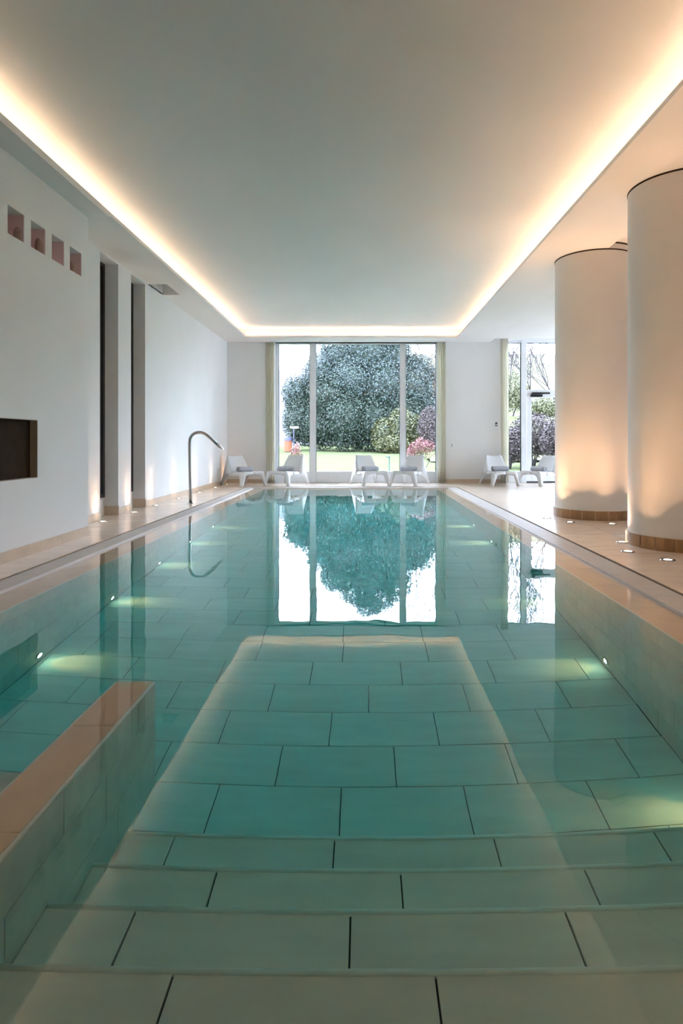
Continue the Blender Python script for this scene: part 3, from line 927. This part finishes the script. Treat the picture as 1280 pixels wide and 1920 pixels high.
def front_leg(s):
    V = Vector
    top = V((0.262*s, -0.428, 0.322))
    foot_o = V((0.335*s, -0.47, 0.0)); foot_i = V((0.283*s, -0.465, 0.0)); foot_b = V((0.335*s, -0.415, 0.0))
    # front apron half and leg face
    pr = []
    for t in (0, 0.3, 0.5, 0.62, 0.72):
        bz = 0.262-0.10*max(0, t-0.3)**1.6
        pr.append((V((0.262*s*t, -0.43, 0.322)), V((0.262*s*t*0.98, -0.435, bz))))
    arch = [(0.73, 0.235), (0.80, 0.19), (0.86, 0.13), (0.92, 0.07), (1.0, 0.0)]
    for i, (t, z) in enumerate(arch):
        k = i/(len(arch)-1)
        o = top.lerp(foot_o, 0.02+0.98*k) if i else top
        pr.append((o, V((lerp(0.262*0.74, 0.283, k**1.15)*s, lerp(-0.436, -0.465, k), z))))
    a = strip(pr)
    # side apron half and leg side
    pr = []
    for t in (0.5, 0.35, 0.25, 0.18):
        p = seat_pt(s, t)
        pr.append((p, p + V((0.012*s, 0, -0.085-0.04*max(0, 0.3-t)))))
    for i, k in enumerate((0, .25, .5, .75, 1)):
        o = top.lerp(foot_o, 0.02+0.98*k) if i else top
        pr.append((o, V((lerp(0.275, 0.335, k)*s, lerp(-0.30, -0.415, k**0.8), lerp(0.225, 0, k)))))
    return merge(a, strip(pr))
def rear_leg(s):
    V = Vector
    foot = V((0.325*s, 0.475, 0.0)); foot_i = V((0.325*s, 0.41, 0.0))
    topc = back_pt(s, 1)
    pr = []
    for k in range(9):
        v = 1-k/8
        e = back_pt(s, v)
        t = lerp(0, 0.62, k/8)
        o = V((lerp(topc.x, foot.x, t**1.2), lerp(topc.y+0.005, foot.y, t), lerp(topc.z, 0, t)))
        pr.append((e, o))
    a = strip(pr)
    pr = []
    for t in (0.5, 0.65, 0.8, 1.0):
        p = seat_pt(s, t); pr.append((p, p + V((0.014*s, 0, -0.085+0.01*t))))
    s1 = strip(pr)
    pr = []
    for k in range(6):
        t = lerp(0.62, 1, k/5)
        o = V((lerp(topc.x, foot.x, t**1.2), lerp(topc.y+0.005, foot.y, t), lerp(topc.z, 0, t)))
        i_ = V((lerp(0.262, 0.325, k/5)*s, lerp(0.13, 0.41, (k/5)**0.55), lerp(0.205, 0, k/5)))
        if k == 0: i_ = seat_pt(s, 1.0) + V((0.014*s, 0, -0.075))
        pr.append((i_, o))
    s2 = strip(pr)
    e = back_pt(s, 0)
    s3 = MB(); s3.poly([e, seat_pt(s, 1.0) + V((0.014*s, 0, -0.075)), pr[0][1]])
    return merge(a, s1, s2, s3)
def make_chair():
    root = empty('lounge_chair')
    def part(name, b):
        o = b.build(name, M['chair'], root, smooth=True)
        bm = bmesh.new(); bm.from_mesh(o.data); bmesh.ops.remove_doubles(bm, verts=bm.verts, dist=0.002)
        bmesh.ops.recalc_face_normals(bm, faces=bm.faces); bm.to_mesh(o.data); bm.free()
        md = o.modifiers.new('thickness', 'SOLIDIFY'); md.thickness = 0.016; md.offset = 0
        return o
    part('seat', grid_mesh(lambda i, j: seat_pt(i*2-1, j), 10, 12))
    part('backrest', grid_mesh(lambda i, j: back_pt(i*2-1, j), 10, 10))
    for s in (-1, 1):
        part('leg', front_leg(s)); part('leg', rear_leg(s))
    return root
def make_towel():
    root = empty('rolled_towel')
    b = MB(); n = 64; L = 0.19; turns = 2.6
    prof = []
    for k in range(n+1):
        t = k/n; an = t*turns*2*math.pi; r = 0.012+0.054*t
        prof.append((r*math.cos(an), r*math.sin(an)))
    xs = [-L, -L*0.96, -L*0.6, -L*0.2, L*0.2, L*0.6, L*0.96, L]
    rr = random.Random(2)
    for xi, x in enumerate(xs):
        f = 0.93 if xi in (0, len(xs)-1) else 1.0 + rr.uniform(-.05, .05)
        for (py, pz) in prof: b.v.append((x, py*f*1.06, pz*f*0.92+0.063))
    for xi in range(len(xs)-1):
        for k in range(n):
            a = xi*(n+1)+k; b.f.append((a, a+1, a+n+2, a+n+1))
    o = b.build('roll', M['towel'], root, smooth=True)
    md = o.modifiers.new('thickness', 'SOLIDIFY'); md.thickness = 0.015; md.offset = 0
    f = MB(); r = 0.068
    pr = []
    for k in range(9):
        an = lerp(-0.5, 1.7, k/8)
        pr.append(((-L*0.985, r*math.cos(an)*1.06, r*math.sin(an)*0.92+0.063), (L*0.985, r*math.cos(an)*1.06, r*math.sin(an)*0.92+0.063)))
    f = strip(pr); o = f.build('outer_flap', M['towel'], root, smooth=True)
    md = o.modifiers.new('thickness', 'SOLIDIFY'); md.thickness = 0.010; md.offset = 0
    return root
chair0 = make_chair(); towel0 = make_towel()
# seat-front centre pixel x, depth of chair centre, rotation (0 faces the camera, + turns towards the right)
spots = [(456, 14.20, 42, 'white lounge chair in the far left corner, turned to the right', 'rolled grey towel on the chair in the far left corner'),
         (538, 14.46, -25, 'white lounge chair before the left part of the garden window', 'rolled grey towel on the second chair from the left wall'),
         (692, 14.46, 20, 'white lounge chair before the middle of the garden window', 'rolled grey towel on the chair before the window middle'),
         (768, 14.46, -25, 'white lounge chair before the right mullion of the garden window', 'rolled grey towel on the chair before the right mullion'),
         (935, 14.44, 7, 'white lounge chair before the blank pier by the curtain', 'rolled grey towel on the chair before the blank pier'),
         (1013, 14.38, -50, 'white lounge chair half hidden behind the far column', 'rolled grey towel on the chair half behind the column')]
for i, (px, Y, rot, lab, tlab) in enumerate(spots):
    o = chair0 if i == 0 else copy_tree(chair0)
    t = towel0 if i == 0 else copy_tree(towel0)
    X = (px-XV)/F*Y
    o.location = (X, Y, DZ); o.rotation_euler = (0, 0, math.radians(rot))
    d = Matrix.Rotation(math.radians(rot), 3, 'Z') @ Vector((0, -0.07, 0.318))
    t.location = (X+d.x, Y+d.y, DZ+d.z-0.010); t.rotation_euler = (math.radians(-4), 0, math.radians(rot + (6, -4, 5, -8, 3, -4)[i]))
    tag(o, lab, 'lounge chair', 'white lounge chairs at the far end'); tag(t, tlab, 'towel', 'rolled grey towels on the chairs')

# ------------------------------------------------------------------ curtains, sensor, low bench
def curtain(x0, x1, y, z0, z1, folds, amp, label, seed):
    b = MB(); n = folds*10; rr = random.Random(seed); ph = [rr.uniform(-.4, .4) for _ in range(folds+1)]
    zz = [z0, z0+0.3, (z0+z1)/2, z1-0.2, z1]
    e = empty('curtain', ((x0+x1)/2, y, z0))
    for j, z in enumerate(zz):
        for i in range(n+1):
            t = i/n; k = min(folds, int(t*folds))
            xx = lerp(x0, x1, t)-(x0+x1)/2
            b.v.append((xx + 0.006*math.sin(7*t+j), amp*(1+0.3*ph[k])*math.sin(2*math.pi*folds*t + 0.12*j*ph[k]), z-z0))
    for j in range(len(zz)-1):
        for i in range(n):
            a = j*(n+1)+i; b.f.append((a, a+1, a+n+2, a+n+1))
    o = b.build('cloth', M['curtain'], e, smooth=True)
    md = o.modifiers.new('thickness', 'SOLIDIFY'); md.thickness = 0.003
    MB().tube([(x0-(x0+x1)/2-0.02, 0, z1-z0-0.004), (x1-(x0+x1)/2+0.02, 0, z1-z0-0.004)], 0.006, 8).build('rail', M['white'], e)
    tag(e, label, 'curtain', 'cream curtains at the garden windows')
cx = lambda px, Y: (px-XV)/F*Y
curtain(cx(497.5, 15.0), cx(514.5, 15.0), 15.0, DZ+0.03, SOF-0.01, 5, 0.02, 'cream curtain gathered at the left side of the garden window', 1)
curtain(cx(820, 15.0), cx(836, 15.0), 15.0, DZ+0.03, SOF-0.01, 5, 0.02, 'cream curtain gathered at the right side of the garden window', 2)
curtain(cx(938, 14.98), cx(953, 14.98), 14.98, DZ+0.03, HIGH-0.01, 5, 0.02, 'cream curtain gathered beside the garden door window', 3)
p = at(930, 795.5, BACK)
th = empty('wall_sensor', (p.x, BACK, p.z))
o = MB().box(-0.026, 0.026, -0.014, 0, -0.045, 0.045).build('housing', M['black'], th); modbevel(o, 0.004)
MB().box(-0.015, 0.015, -0.016, -0.013, -0.022, 0.006).build('display', M['white'], th)
tag(th, 'small black wall sensor on the pier left of the door', 'sensor')
p = at(846.5, 835, BACK)
so = empty('wall_switch', (p.x, BACK, p.z))
o = MB().box(-0.012, 0.012, -0.010, 0, -0.03, 0.03).build('plate', M['steel'], so); modbevel(o, 0.003)
MB().box(-0.006, 0.006, -0.013, -0.009, -0.012, 0.012).build('rocker', M['frame'], so)
tag(so, 'tiny grey wall switch right of the garden window curtain', 'switch')
lb = empty('low_bench', (4.62, 10.75, DZ))
o = MB().box(-0.3, 0.3, -0.75, 0.75, 0.26, 0.32).build('seat', M['white'], lb); modbevel(o, 0.01)
MB().box(-0.28, 0.28, -0.73, 0.73, 0.20, 0.26).build('seat_frame', M['brown'], lb)
for sx in (-1, 1):
    for sy in (-1, 1): MB().box(sx*0.25-0.03, sx*0.25+0.03, sy*0.68-0.03, sy*0.68+0.03, 0, 0.2).build('leg', M['brown'], lb)
tag(lb, 'low white bench glimpsed between the two columns', 'bench')

# ------------------------------------------------------------------ garden
def ground(x, y):
    z = -0.10 + 0.052*max(0, y-16) if y < 31 else 0.68 + 0.02*(y-31)
    if y > 24:
        k = max(0.0, min(1.0, (x-3.2)/4.0)); z += k*0.165*(y-24)
    return z
gx_ = np.linspace(-40, 60, 81); gy_ = np.concatenate([np.linspace(15.46, 40, 40), np.linspace(43, 120, 24)])
def terrain(name, ylo, yhi, xlo, xhi, m, label, cat, bumpy=0.0, dz=0.0):
    rr = random.Random(9); b = MB(); xs = [v for v in gx_ if xlo <= v <= xhi]; ys_ = [v for v in gy_ if ylo <= v <= yhi]
    for yy in ys_:
        for xx in xs: b.v.append((xx, yy, ground(xx, yy)+dz+rr.uniform(-bumpy, bumpy)))
    n = len(xs)
    for j in range(len(ys_)-1):
        for i in range(n-1): b.f.append((j*n+i, j*n+i+1, (j+1)*n+i+1, (j+1)*n+i))
    return struct(b.build(name, m, smooth=True), label, cat)
terrain('garden_lawn', 15, 40.5, -40, 60, M['lawn'], 'bright green lawn rising outside the windows', 'lawn')
terrain('garden_slope', 23, 120, 2.4, 60, M['meadow'], 'dry yellow green meadow slope on the right outside', 'meadow', 0.12, 0.06)
hb = MB()
for i in range(61):
    x = -400+800*i/60; hb.v += [(x, 420, -5), (x, 430, 52+14*math.sin(i*0.21+1.3)+6*math.sin(i*0.7)), (x, 520, -5)]
for i in range(60):
    a = 3*i; hb.f += [(a, a+3, a+4, a+1), (a+1, a+4, a+5, a+2)]
struct(hb.build('distant_hill', M['hill'], smooth=True), 'pale distant hill behind the garden', 'hill')

def leaves(clumps, n, size, seed, shell=(0.68, 1.10), flat=0.8):
    """leaf blades scattered over ellipsoid clumps (cx, cy, cz, rx, ry, rz) as one mesh"""
    rg = np.random.default_rng(seed); cl = np.array(clumps, float)
    w = cl[:, 3]*cl[:, 5]; w = w/w.sum(); idx = rg.choice(len(cl), n, p=w)
    d = rg.normal(size=(n, 3)); d /= np.linalg.norm(d, axis=1)[:, None]
    rad = rg.uniform(shell[0], shell[1], n)[:, None]
    pos = cl[idx, :3] + d*rad*cl[idx, 3:6]
    nr = d + rg.normal(size=(n, 3))*flat; nr[:, 2] += 0.35; nr /= np.linalg.norm(nr, axis=1)[:, None]
    t = np.cross(nr, rg.normal(size=(n, 3))); t /= np.linalg.norm(t, axis=1)[:, None]; bb = np.cross(nr, t)
    s = (size*rg.uniform(0.6, 1.3, n))[:, None]
    v = np.empty((n, 4, 3)); v[:, 0] = pos-t*s; v[:, 1] = pos+bb*s*0.45+nr*s*0.12; v[:, 2] = pos+t*s; v[:, 3] = pos-bb*s*0.45+nr*s*0.12
    me = bpy.data.meshes.new('foliage')
    me.vertices.add(n*4); me.vertices.foreach_set('co', v.reshape(-1))
    me.loops.add(n*4); me.loops.foreach_set('vertex_index', np.arange(n*4, dtype=np.int32))
    me.polygons.add(n); me.polygons.foreach_set('loop_start', np.arange(0, n*4, 4, dtype=np.int32))
    me.polygons.foreach_set('loop_total', np.full(n, 4, dtype=np.int32))
    me.update(calc_edges=True); return me
def plant(name, label, cat, specs, base, trunk_h, trunk_r, group=None, core=None, stems=1, seed=1):
    e = empty(name, base); rr = random.Random(seed)
    for (cl, n, size, m, sd) in specs:
        me = leaves([(c[0]-base[0], c[1]-base[1], c[2]-base[2], *c[3:]) for c in cl], n, size, sd); me.materials.append(m)
        o = link('foliage', me, e); o['kind'] = 'stuff'
    if core:
        bm = bmesh.new()
        for c in core:
            mtx = Matrix.Translation((c[0]-base[0], c[1]-base[1], c[2]-base[2])) @ Matrix.Diagonal((c[3], c[4], c[5], 1))
            bmesh.ops.create_icosphere(bm, subdivisions=2, radius=1, matrix=mtx)
        me = bpy.data.meshes.new('inner_foliage'); bm.to_mesh(me); bm.free(); me.materials.append(M['holly']); o = link('inner_foliage', me, e); o['kind'] = 'stuff'
    for k in range(stems):
        a = rr.uniform(0, 6.28); sp_ = 0 if stems == 1 else trunk_h*0.45
        b = MB().tube([(0, 0, -0.1), (sp_*0.4*math.cos(a), sp_*0.4*math.sin(a), trunk_h*0.5), (sp_*math.cos(a), sp_*math.sin(a), trunk_h)], [trunk_r, trunk_r*0.8, trunk_r*0.45], 7)
        b.build('stem' if stems > 1 else 'trunk', M['bark'], e, smooth=True)
    tag(e, label, cat, group); return e
def C(px, py, Y, rpx, rpz, dep=0.8):
    p = at(px, py, Y); return (p.x, p.y, p.z, rpx*Y/F, rpx*Y/F*dep, rpz*Y/F)
# the big evergreen
TY = 31.0
low = [C(600, 800, TY-1, 42, 42), C(650, 790, TY-1.6, 50, 55), C(700, 795, TY-1.6, 46, 50), C(565, 790, TY-.6, 34, 45), C(745, 780, TY-1, 44, 50), C(625, 745, TY-1, 48, 45), C(570, 760, TY, 34, 36)]
mid = [C(560, 738, TY, 30, 34), C(605, 712, TY-.4, 38, 42), C(660, 720, TY-1, 48, 50), C(715, 725, TY-1, 48, 52), C(765, 730, TY-.4, 42, 48), C(790, 760, TY, 30, 42), C(640, 670, TY, 40, 40), C(690, 665, TY-.4, 46, 44), C(735, 675, TY, 42, 42), C(780, 700, TY+.4, 34, 36)]
topc_ = [C(672, 630, TY, 36, 30), C(706, 622, TY, 38, 34), C(740, 640, TY, 30, 30), C(625, 650, TY+.3, 24, 22), C(690, 600, TY+.2, 26, 20)]
big_base = at(672, 843, TY); big_base.z = ground(big_base.x, TY)
core = [tuple(list(c[:3]) + [c[3]*.74, c[4]*.74, c[5]*.74]) for c in low+mid]
plant('evergreen_tree', 'huge dense evergreen shrub filling the middle of the garden window', 'tree',
      [(low, 60000, 0.055, M['holly'], 1), (mid, 52000, 0.055, M['pale'], 2), (mid, 22000, 0.055, M['holly'], 5), (topc_, 20000, 0.055, M['pale'], 3)], big_base, 4.2, 0.22, core=core)
bz = at(735, 843, 28.5); bz.z = ground(bz.x, 28.5)
plant('variegated_hedge', 'low yellow green hedge at the right foot of the evergreen', 'hedge',
      [([C(720, 815, 28.5, 24, 30), C(752, 805, 28.5, 28, 38), C(783, 812, 28.6, 26, 32), C(738, 832, 28.2, 34, 16)], 15000, 0.055, M['yellow'], 4)], bz, 0.6, 0.04, stems=3,
      core=[tuple(list(c[:3]) + [c[3]*.8, c[4]*.8, c[5]*.8]) for c in (C(720, 815, 28.5, 24, 30), C(752, 805, 28.5, 28, 38), C(783, 812, 28.6, 26, 32))])
bz = at(808, 840, 27.5); bz.z = ground(bz.x, 27.5)
plant('brown_shrub', 'brown twiggy shrub beside the right window curtain outside', 'shrub',
      [([C(806, 800, 27.5, 22, 36), C(822, 815, 27.3, 18, 28)], 7000, 0.05, M['brownleaf'], 6)], bz, 0.7, 0.03, stems=4, seed=3)
bz = at(800, 760, 36); bz.z = ground(bz.x, 36)
plant('yellow_tree', 'pale yellowish tree right behind the evergreen', 'tree',
      [([C(808, 735, 36, 26, 44), C(830, 750, 36, 24, 44)], 8000, 0.08, M['paleleaf'], 7)], bz, 2.0, 0.08, stems=2, seed=5)
def pink(name, px0, px1, py0, py1, Y, n, label, seed, baseY):
    cxp = (px0+px1)/2; w = (px1-px0)/2; b0 = at(cxp, py1, Y); b0.z = baseY
    rr = random.Random(seed); cl = []
    for k in range(9):
        u = rr.uniform(-.75, .75); cl.append(C(cxp+u*w, lerp(py0, py1, 0.22+0.4*abs(u)+rr.uniform(-.08, .12)), Y+rr.uniform(-.2, .2), w*0.34, (py1-py0)*0.16))
    lo = [(c[0], c[1], c[2]-0.16, *c[3:]) for c in cl]
    plant(name, label, 'shrub', [(cl, n, 0.030, M['pinkleaf'], seed), (lo, n//2, 0.030, M['paleleaf'], seed+1)], b0, (py1-py0)*Y/F*0.6, 0.012, 'pink flowering shrubs', stems=7, seed=seed)
pink('pink_shrub', 758, 822, 812, 886, 17.2, 1500, 'pink leaved shrub outside the right part of the garden window', 11, ground(1.5, 17.2))
pink('pink_shrub', 541, 570, 829, 882, 17.6, 420, 'pink leaved shrub outside behind the second chair', 21, ground(-2.0, 17.6))
# shrubs on the slope seen through the garden door
for i, (px, py, Y, rx, rz, m, n, lab) in enumerate((
        (1000, 815, 21, 44, 40, 'brownleaf', 9000, 'brown purple shrub low behind the garden door'),
        (955, 835, 20.5, 24, 32, 'brownleaf', 5000, 'brown shrub behind the narrow pane beside the door'),
        (960, 735, 34, 30, 36, 'yellow', 5000, 'olive bush high on the slope behind the narrow pane'),
        (1020, 765, 30, 34, 18, 'yellow', 5000, 'olive bush on the slope behind the door pane'),
        (1060, 820, 20, 40, 44, 'brownleaf', 6000, 'brown shrub behind the far column'))):
    b0 = at(px, py, Y); b0.z = ground(b0.x, Y)
    plant('slope_shrub', lab, 'shrub', [([C(px, py, Y, rx, rz), C(px-rx*.6, py+rz*.3, Y, rx*.6, rz*.6), C(px+rx*.6, py+rz*.25, Y, rx*.6, rz*.65)], n, 0.045 if Y < 25 else 0.06, M[m], 30+i)],
          b0, 0.7, 0.03, 'shrubs on the garden slope', stems=4, seed=i)
# bare trees
def bare_tree(base, h, r, lean, label, seed, spread=0.55):
    rr = random.Random(seed); e = empty('bare_tree', base)
    trunk, limbs = MB(), MB()
    def grow(p, d, L, rad, lvl):
        pts = [p]; rads = [rad]; q = p.copy(); dd = d.copy()
        for k in range(5):
            dd = (dd + Vector((rr.uniform(-.18, .18), rr.uniform(-.18, .18), rr.uniform(-.05, .12)))).normalized()
            q = q + dd*L/5; pts.append(q.copy()); rads.append(rad*(1-0.13*(k+1)))
        (trunk if lvl == 0 else limbs).tube(pts, rads, 6 if lvl < 2 else 4, cap=False)
        if lvl < 4:
            for k in range(6 if lvl < 1 else 4):
                j = rr.choice((1, 2, 3, 4, 5)) if lvl else rr.choice((2, 3, 4, 5))
                nd = (dd + Vector((rr.uniform(-1, 1), rr.uniform(-1, 1), rr.uniform(-.25, .6)))*(spread+0.25)).normalized()
                grow(pts[j], nd, L*rr.uniform(.5, .72), max(rads[j]*0.62, 0.011), lvl+1)
    grow(Vector((0, 0, -0.1)), Vector(lean).normalized(), h*0.45, r, 0)
    trunk.build('trunk', M['bark'], e, smooth=True); o = limbs.build('branches', M['bark'], e, smooth=True); o['kind'] = 'stuff'
    tag(e, label, 'tree', 'bare winter trees'); return e
def bt(px, Y, *a, **k):
    p = at(px, 830, Y); bare_tree((p.x, Y, ground(p.x, Y)), *a, **k)
bt(828, 33, 9.0, 0.09, (-0.12, 0, 1), 'bare tree at the right edge of the large garden window', 4)
bt(985, 34, 8.5, 0.06, (0.25, 0, 1), 'bare tree behind the pane above the garden door', 12)
bt(950, 38, 9.5, 0.06, (0.1, 0, 1), 'bare tree behind the narrow pane beside the door', 23)
bt(1060, 32, 8.5, 0.06, (-0.35, 0, 1), 'bare tree leaning in behind the far column', 31)

# litter bin, lamps
Y = 29.0; p = at(539.3, 845, Y); zg = ground(p.x, Y)
lbn = empty('litter_bin', (p.x, Y, zg))
n = 16; r = 0.18
for k in range(n):
    a = 2*math.pi*k/n
    o = MB().box(-0.030, 0.030, -0.010, 0.010, 0, 0.50).build('slat', M['orange'], lbn, loc=(r*math.cos(a), r*math.sin(a), 0.03)); o.rotation_euler = (0, 0, a+R90)
MB().lathe([(0, 0), (0.165, 0), (0.165, 0.5), (0, 0.5)], 20, c=(0, 0, 0.02)).build('liner', M['orange'], lbn, smooth=False)
MB().lathe([(0.205, 0.53), (0.205, 0.68), (0.16, 0.70), (0, 0.70)], 24).build('lid', M['navy'], lbn)
tag(lbn, 'orange slatted litter bin with dark blue lid on the lawn', 'bin')
Yl = 29.3; p0_ = at(542, 845, Yl); p1_ = at(551.5, 801.5, Yl)
gl = empty('garden_sign', (p1_.x, Yl, ground(p1_.x, Yl)))
zt = p1_.z-ground(p1_.x, Yl)
MB().tube([(-0.02, 0, 0), (-0.02, 0, zt)], 0.025, 8).build('post', M['navy'], gl)
o = MB().box(-0.21, 0.21, -0.05, 0.05, zt-0.05, zt+0.05).build('board', M['white'], gl); modbevel(o, 0.03, 3)
tag(gl, 'white board on a thin dark post above the litter bin', 'sign')
Yb_ = 19.6; pb_ = at(729.5, 878, Yb_); zg = ground(pb_.x, Yb_); pt_ = at(729.5, 855.5, Yb_)
bo = empty('garden_lamp', (pb_.x, Yb_, zg)); hz_ = pt_.z-zg
MB().tube([(0, 0, 0), (0, 0, hz_)], 0.018, 8).build('post', M['green'], bo)
o = MB().box(-0.115, 0.035, -0.05, 0.05, hz_-0.035, hz_).build('lamp_head', M['green'], bo); modbevel(o, 0.008)
MB().box(-0.10, 0.02, -0.04, 0.04, hz_+.0005, hz_+0.012).build('lamp_cap', M['white'], bo)
tag(bo, 'short dark green path light standing on the lawn', 'garden lamp')
